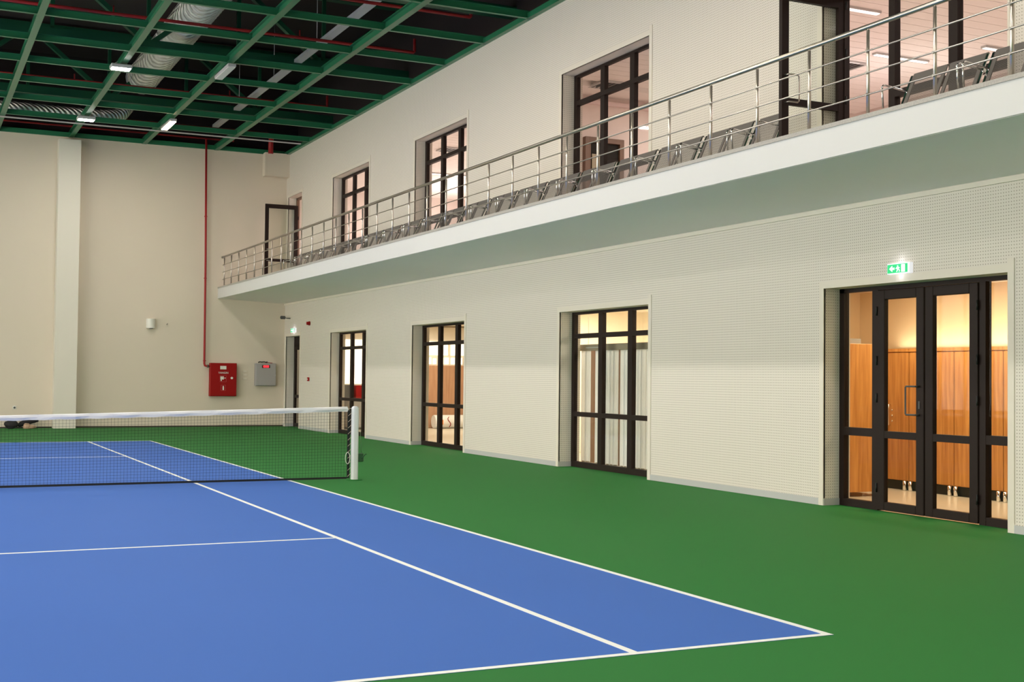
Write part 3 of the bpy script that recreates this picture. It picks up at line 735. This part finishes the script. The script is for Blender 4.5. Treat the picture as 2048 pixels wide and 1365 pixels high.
MB().tube([(XL + .3, 19.28, 8.5), (9.0, 19.28, 8.5)], .025, 8).build('pipe', m_red, t)
t = thing('riser_pipe', 'slim red riser pipe running down the end wall to the fire cabinet', 'pipe', (8.24, YF - .1, 1.8))
MB().tube([(8.20, YF - .12, 8.5), (8.24, YF - .12, 5), (8.255, YF - .12, 1.86), (8.27, YF - .12, 1.81), (8.32, YF - .12, 1.79), (8.418, YF - .12, 1.79)], .031, 12).build('pipe', m_red, t)
for z in (6.21, 4.38, 1.95, ):
    MB().lathe([(.045, -.012), (.045, .012)], (8.205 + (8.5 - z) * .0083, YF - .12, z), 'z', 14).build('clamp', m_red, t)
    MB().box(8.19 + (8.5 - z) * .0083, 8.22 + (8.5 - z) * .0083, YF - .1, YF - .001, z - .008, z + .008).build('bracket', m_darkgrey, t)
MB().lathe([(.042, -.02), (.042, .02)], (8.36, YF - .12, 1.79), 'x', 12).build('union', m_darkgrey, t)

# ducts
def ribbed(pts, r, pitch, name, m, parent):
    P = [Vector(p) for p in pts]; out = []; rad = []
    for i in range(len(P) - 1):
        L = (P[i + 1] - P[i]).length; n = max(1, int(L / pitch))
        for k in range(n):
            out.append(P[i].lerp(P[i + 1], k / n)); rad.append(r * (1.0 if k % 2 else 1.06))
    out.append(P[-1]); rad.append(r)
    return MB().tube([tuple(p) for p in out], rad, 22).build(name, m, parent)
t = thing('large_duct', 'large silver spiral duct running away under the roof', 'duct', (5.85, 0, 9.42))
ribbed([(5.85, YN + 1, 9.42), (5.85, 16.4, 9.42)], .38, .12, 'duct_body', m_galv, t)
MB().lathe([(.42, 0), (.42, .05)], (5.85, 16.4, 9.42), 'y', 22).build('end_flange', m_tray, t)
for y in (6, 12, 15.8): MB().tube([(5.85 + .4 * math.cos(k * PI / 12), y, 9.42 + .4 * math.sin(k * PI / 12)) for k in range(24)], .012, 6, closed=True).build('hanger_strap', m_galv, t)
t = thing('small_duct', 'smaller ribbed silver duct crossing above the left hanging lamp', 'duct', (2, 18.2, 8.72))
ribbed([(XL + .5, 17.9, 8.60), (5.0, 17.9, 8.60)], .16, .09, 'duct_body', m_galv, t)
ribbed([(5.0, 17.9, 8.60), (5.35, 17.93, 8.63), (5.6, 18.0, 8.75), (5.75, 18.1, 8.95)], .17, .09, 'elbow', m_galv, t)
t = thing('cable_tray', 'long pale grey cable tray between the two right-hand green beams', 'tray', (8.0, 0, 8.75))
MB().box(8.27, 8.45, YN, 18.9, 8.78, 8.80).build('tray_base', m_tray, t)
for x in (8.27, 8.445): MB().box(x, x + .008, YN, 18.9, 8.80, 8.85).build('tray_side', m_tray, t)
for y in (5.3, 8.8, 12.4, 16):
    MB().tube([(8.36, y, 8.80), (8.36, y, 10.5)], .008, 6).build('hanger', m_tray, t)
t = thing('cross_tray', 'thin white cable tray running across just in front of the end wall', 'tray', (3, 17.1, 8.2))
MB().box(XL + .2, 10.4, 17.02, 17.12, 8.17, 8.19).build('tray_base', m_tray, t)

# hall lamps
def flood(x, y, label, power, loc_only=False):
    t = thing('hall_lamp', label, 'lamp', (x, y, ZT), 'lamps hanging from the green beams')
    MB().box(x - .22, x + .22, y - .16, y + .16, ZT - .13, ZT - .05).build('housing', m_skirt, t, bevel=.015)
    MB().box(x - .19, x + .19, y - .13, y + .13, ZT - .142, ZT - .13).build('diffuser', m_led, t)
    for s in (-1, 1): MB().tube([(x + s * .18, y, ZT - .06), (x + s * .1, y, ZT), (x + s*.06, y, ZT + .02)], .008, 6).build('bracket', m_skirt, t)
    area('lamp_light', (0, 0, -.15), .30, power, LAMP_WHITE, size_y=.22, parent=t)
    return t
flood(4.36, 9.9, 'lit white hall lamp in front of the silver duct', FLOOD_W)
flood(4.40, 16.0, 'lit white hall lamp just above the pale pier', FLOOD_W * .5)
for k, y in enumerate((3.8, -2.3, -8.4, -14.5, -20.6)):
    flood(4.40, y, 'white hall lamp out of frame on the third beam, row position %s' % ordn[k], FLOOD_W)
def batten(x, y, label, lit, power=BATTEN_W):
    t = thing('batten_lamp', label, 'lamp', (x, y, ZT), 'long lamps hanging from the second green beam')
    MB().box(x - .09, x + .09, y - .65, y + .65, ZT - .13, ZT - .06).build('housing', m_tray, t, bevel=.012)
    MB().box(x - .075, x + .075, y - .62, y + .62, ZT - .145, ZT - .13).build('diffuser', m_ledw if lit else m_plast, t)
    for s in (-.4, .4): MB().tube([(x, y + s, ZT - .06), (x, y + s, ZT + .01)], .01, 6).build('hanger', m_tray, t)
    if lit: area('lamp_light', (0, 0, -.155), .14, power, (1, .9, .72), size_y=1.2, parent=t)
    return t
batten(6.44, 15.7, 'lit orange-white long lamp near the end wall', True)
batten(6.44, 9.2, 'unlit pale long lamp under the second green beam', False)
for k, y in enumerate((1.2, -4.6, -10.4, -16, -21.5)): batten(6.44, y, 'long lamp out of frame on the second beam, row position %s' % ordn[k], True)
for (x, nm_) in ((-3.54, 'sixth'), (-7.54, 'eighth')):  # unseen left-hand rows, added to raise the ambient light
    for k, y in enumerate((9, 3, -3, -9, -15)):
        flood(x, y, 'added white hall lamp out of frame on the %s beam from the balcony, row position %s' % (nm_, ordn[k]), FAR_ROW_W)

# ------------------------------------------------------------------ things on the end wall
t = thing('fire_hose_cabinet', 'red fire hose cabinet with white lettering on the end wall', 'cabinet', (8.81, YF, .9))
YC = YF - .20
MB().box(8.42, 9.20, YC, YF - .001, .905, 1.885).build('body', m_redbox, t, bevel=.008)
dr = MB().box(8.435, 9.185, YC - .012, YC, .92, 1.87).build('door', m_redbox, t, bevel=.004)
yd = YC - .014
MB().box(8.705, 8.885, yd, YC - .01, 1.70, 1.80).build('label_plate', m_plast, dr)
text('lettering', 'YANGIN', .078, (8.80, yd, 1.595), (PI / 2, 0, 0), m_plast, dr)
ic = MB(); ic.box(8.715, 8.815, yd, YC - .01, 1.40, 1.49); ic.box(8.725, 8.755, yd, YC - .01, 1.355, 1.40); ic.box(8.83, 8.87, yd, YC - .01, 1.43, 1.455); ic.build('hose_symbol', m_plast, dr)
ic = MB(); ic.box(8.785, 8.825, yd, YC - .01, 1.09, 1.19); ic.prism([(8.79, 1.19), (8.82, 1.19), (8.81, 1.215), (8.795, 1.215)], 'y', yd, YC - .01); ic.build('extinguisher_symbol', m_plast, dr)
ol = MB()
for (x0, x1, z0, z1) in ((8.70, 8.89, 1.33, 1.52), (8.735, 8.875, 1.07, 1.235)):
    for q in ((x0, x1, z0, z0 + .006), (x0, x1, z1 - .006, z1), (x0, x0 + .006, z0, z1), (x1 - .006, x1, z0, z1)): ol.box(q[0], q[1], yd + .001, YC - .01, q[2], q[3])
ol.build('symbol_outline', mat('faded_red_line', (.5, .1, .1), .5), dr)
MB().lathe([(.035, -.022), (.035, 0)], (9.05, YC - .012, 1.445), 'y', 14).build('latch', m_plast, dr)
t = thing('control_box', 'grey electrical box with a red lit display near the far corner', 'box', (10.09, YF, 1.22))
YC = YF - .16
MB().box(9.775, 10.40, YC, YF, 1.22, 1.895).build('body', m_grey_box, t, bevel=.01)
dr = MB().box(9.79, 10.385, YC - .012, YC, 1.235, 1.88).build('door', mat('grey_door_paint', (.37, .355, .355), .45), t, bevel=.004)
MB().box(9.965, 10.21, YC - .016, YC - .01, 1.755, 1.84).build('display', mat('dark_display', (.05, .0, .0), .3), dr)
text('display_digits', '0000', .085, (10.088, YC - .018, 1.797), (PI / 2, 0, 0), m_redglow, dr)
MB().box(10.365, 10.385, YC - .03, YC - .012, 1.52, 1.56).build('latch', m_skirt, dr)
t = thing('loose_cable', 'dark tangle of cable lying on the grey electrical box', 'cable', (10, YF - .08, 1.9))
MB().tube([(9.87 + .045 * k, YF - .10 + .02 * math.sin(k * 2.1), 1.922 + .018 * abs(math.sin(k * 1.3))) for k in range(7)], .016, 8).build('black_cable', m_black, t)
MB().tube([(10.10 + .04 * k, YF - .08, 1.914 + .006 * math.sin(k)) for k in range(6)], .009, 8).build('red_cable', m_red, t)
t = thing('wall_lamp', 'small pale half-round wall lamp on the end wall', 'lamp', (6.72, YF, 3.0))
ar = [(6.72 + .13 * math.cos(PI + k * PI / 12), YF - .0 + .15 * math.sin(PI + k * PI / 12)) for k in range(13)]
MB().prism(ar, 'z', 2.87, 3.14).build('shade', m_plast, t)
MB().box(6.68, 6.76, YF - .12, YF, 2.855, 2.87).build('bottom_plate', m_darkgrey, t)
MB().tube([(7.17, YF, 2.99), (7.17, YF - .05, 2.99), (7.19, YF - .06, 3.02)], .008, 6).build('hook', m_darkgrey, thing('wall_hook', 'tiny dark hook on the end wall right of the wall lamp', 'hook', (7.17, YF, 2.99)))
for k, z in enumerate((1.655, 1.545, 1.435)):
    t = thing('switch_plate', ['top', 'middle', 'bottom'][k] + ' of three small cream switch plates beside the red cabinet', 'switch', (9.5, YF, z), 'switch plates beside the red cabinet')
    MB().box(9.41, 9.58, YF - .012, YF, z - .042, z + .042).build('plate', m_wall, t, bevel=.003)
    MB().box(9.45, 9.54, YF - .018, YF - .012, z - .02, z + .02).build('rocker', m_trim, t)
t = thing('wall_socket', 'small round socket low on the end wall at the left', 'socket', (3.08, YF, .57))
MB().box(3.03, 3.13, YF - .012, YF, .52, .62).build('plate', m_plast, t, bevel=.004); MB().lathe([(.028, -.016), (.028, -.012)], (3.08, YF, .57), 'y', 14).build('socket_hole', m_darkgrey, t)

# things on the right wall
def call_point(y, z, s, label, name, cat):
    t = thing(name, label, cat, (XW, y, z))
    MB().box(XW - .05, XW, y - s, y + s, z - s, z + s).build('body', m_redbox, t, bevel=.012)
    return t
t = call_point(16.83, 1.44, .055, 'small red fire call point between the corner door and the far window', 'call_point', 'alarm')
MB().box(XW - .054, XW - .05, 16.80, 16.86, 1.42, 1.455).build('glass_plate', m_plast, t)
t = thing('alarm_siren', 'small round red alarm siren high on the wall beside the corner door', 'alarm', (XW, 16.83, 3.03))
MB().lathe([(.06, 0), (.06, -.03), (.045, -.06), (.05, -.09), (.03, -.10)], (XW, 16.83, 3.03), 'x', 18).build('body', m_redbox, t)
t = thing('security_camera', 'small dark camera on a bracket in the far corner', 'camera', (XW, 19.0, 3.28))
MB().tube([(XW, 18.85, 3.24), (XW - .10, 18.9, 3.25), (XW - .16, 18.92, 3.27)], .012, 8).build('bracket', m_darkgrey, t)
MB().lathe([(.03, -.09), (.05, -.07), (.05, .05), (.035, .06)], (XW - .20, 18.92, 3.27), 'x', 14).build('body', m_darkgrey, t)
def exit_sign(y0, y1, z0, z1, label):
    ym = (y0 + y1) / 2; d = .055; x = XW - d
    t = thing('exit_sign', label, 'sign', (XW, ym, z0))
    MB().box(x, XW, y0, y1, z0, z1).build('case', m_exitb, t, bevel=.006)
    e = .012; w = (y1 - y0) - 2 * e; h = (z1 - z0) - 2 * e
    MB().box(x - .003, x, y0 + e + .02, y1 - e, z0 + e, z1 - e).build('green_panel', m_exitg, t)
    Y = lambda u: y1 - e - u * (w - .02); Z = lambda v: z0 + e + v * h
    def P(pts, n): MB().prism([(Y(u), Z(v)) for (u, v) in pts], 'x', x - .005, x - .003).build(n, m_exitw, t)
    P([(.10, .5), (.25, .85), (.25, .62), (.36, .62), (.36, .38), (.25, .38), (.25, .15)], 'arrow')
    rm = MB()
    for pts in ([(.46, .62), (.54, .68), (.58, .45), (.50, .38)], [(.50, .42), (.46, .1), (.49, .1), (.54, .40)], [(.52, .42), (.60, .28), (.58, .1), (.61, .1), (.63, .3), (.56, .46)],
                [(.47, .62), (.42, .48), (.44, .45), (.50, .58)], [(.54, .66), (.61, .52), (.63, .56), (.56, .68)], [(.50, .72), (.54, .72), (.55, .80), (.52, .86), (.49, .80)]):
        rm.prism([(Y(u), Z(v)) for (u, v) in pts], 'x', x - .005, x - .003)
    rm.build('running_figure', m_exitw, t)
    P([(.70, .08), (.70, .92), (.88, .92), (.88, .08)], 'door_symbol')
    l = bpy.data.lights.new('sign_glow', 'POINT'); l.energy = .14; l.color = (.85, .85, 1); l.shadow_soft_size = .02
    for zz in (z1 + .03, z0 - .03):
        o = bpy.data.objects.new('sign_glow', l); COL.objects.link(o); o.parent = t; o.location = (-.07, 0, zz - z0)
    return t
exit_sign(-7.04, -6.67, 2.80, 2.925, 'green lit exit sign above the double doors')
exit_sign(18.20, 18.62, 2.81, 2.94, 'small glowing exit sign above the far corner door')

# ------------------------------------------------------------------ bags by the end wall
def blob(name, c, r, m, parent, seed=0, squash=1.):
    rnd = random.Random(seed); bm = bmesh.new(); bmesh.ops.create_icosphere(bm, subdivisions=3, radius=1.)
    ph = [(rnd.uniform(1.5, 4), rnd.uniform(1.5, 4), rnd.uniform(1.5, 4), rnd.uniform(0, 6)) for _ in range(5)]
    for v in bm.verts:
        k = 1 + sum(.06 * math.sin(a_ * v.co.x + b_ * v.co.y + c_ * v.co.z + d_) for (a_, b_, c_, d_) in ph)
        v.co = Vector((v.co.x * r[0] * k, v.co.y * r[1] * k, max(v.co.z * r[2] * k, -c[2] + .003)))
    for f in bm.faces: f.smooth = True
    me = bpy.data.meshes.new(name); bm.to_mesh(me); bm.free(); me.materials.append(m)
    o = bpy.data.objects.new(name, me); COL.objects.link(o); o.parent = parent; o.location = Vector(c) - parent_origin(parent); return o
t = thing('backpack', 'black rounded backpack on the floor at the foot of the end wall', 'bag', (2.98, 19.1, 0))
blob('body', (2.98, 19.1, .12), (.17, .14, .135), m_bagblack, t, 1)
MB().tube([(2.90 + .013 * k, 19.0, .235 + .035 * math.sin(k * PI / 10)) for k in range(11)], .008, 6).build('carry_handle', m_plast, t)
t = thing('racket_bag', 'long black racket bag leaning low beside the backpack', 'bag', (3.3, 19.15, 0))
MB().tube([(3.16, 19.2, .07), (3.25, 19.2, .13), (3.42, 19.22, .19), (3.58, 19.22, .22), (3.68, 19.22, .245)], [.05, .075, .085, .07, .06], 14).build('body', m_bagblack, t)
t = thing('towel', 'crumpled beige towel on the floor in front of the black racket bag', 'towel', (3.42, 19.0, 0))
blob('cloth', (3.37, 18.98, .055), (.10, .09, .10), m_towel, t, 5); blob('fold', (3.50, 18.98, .05), (.12, .08, .055), m_towel, t, 9)

bpy.context.view_layer.update()
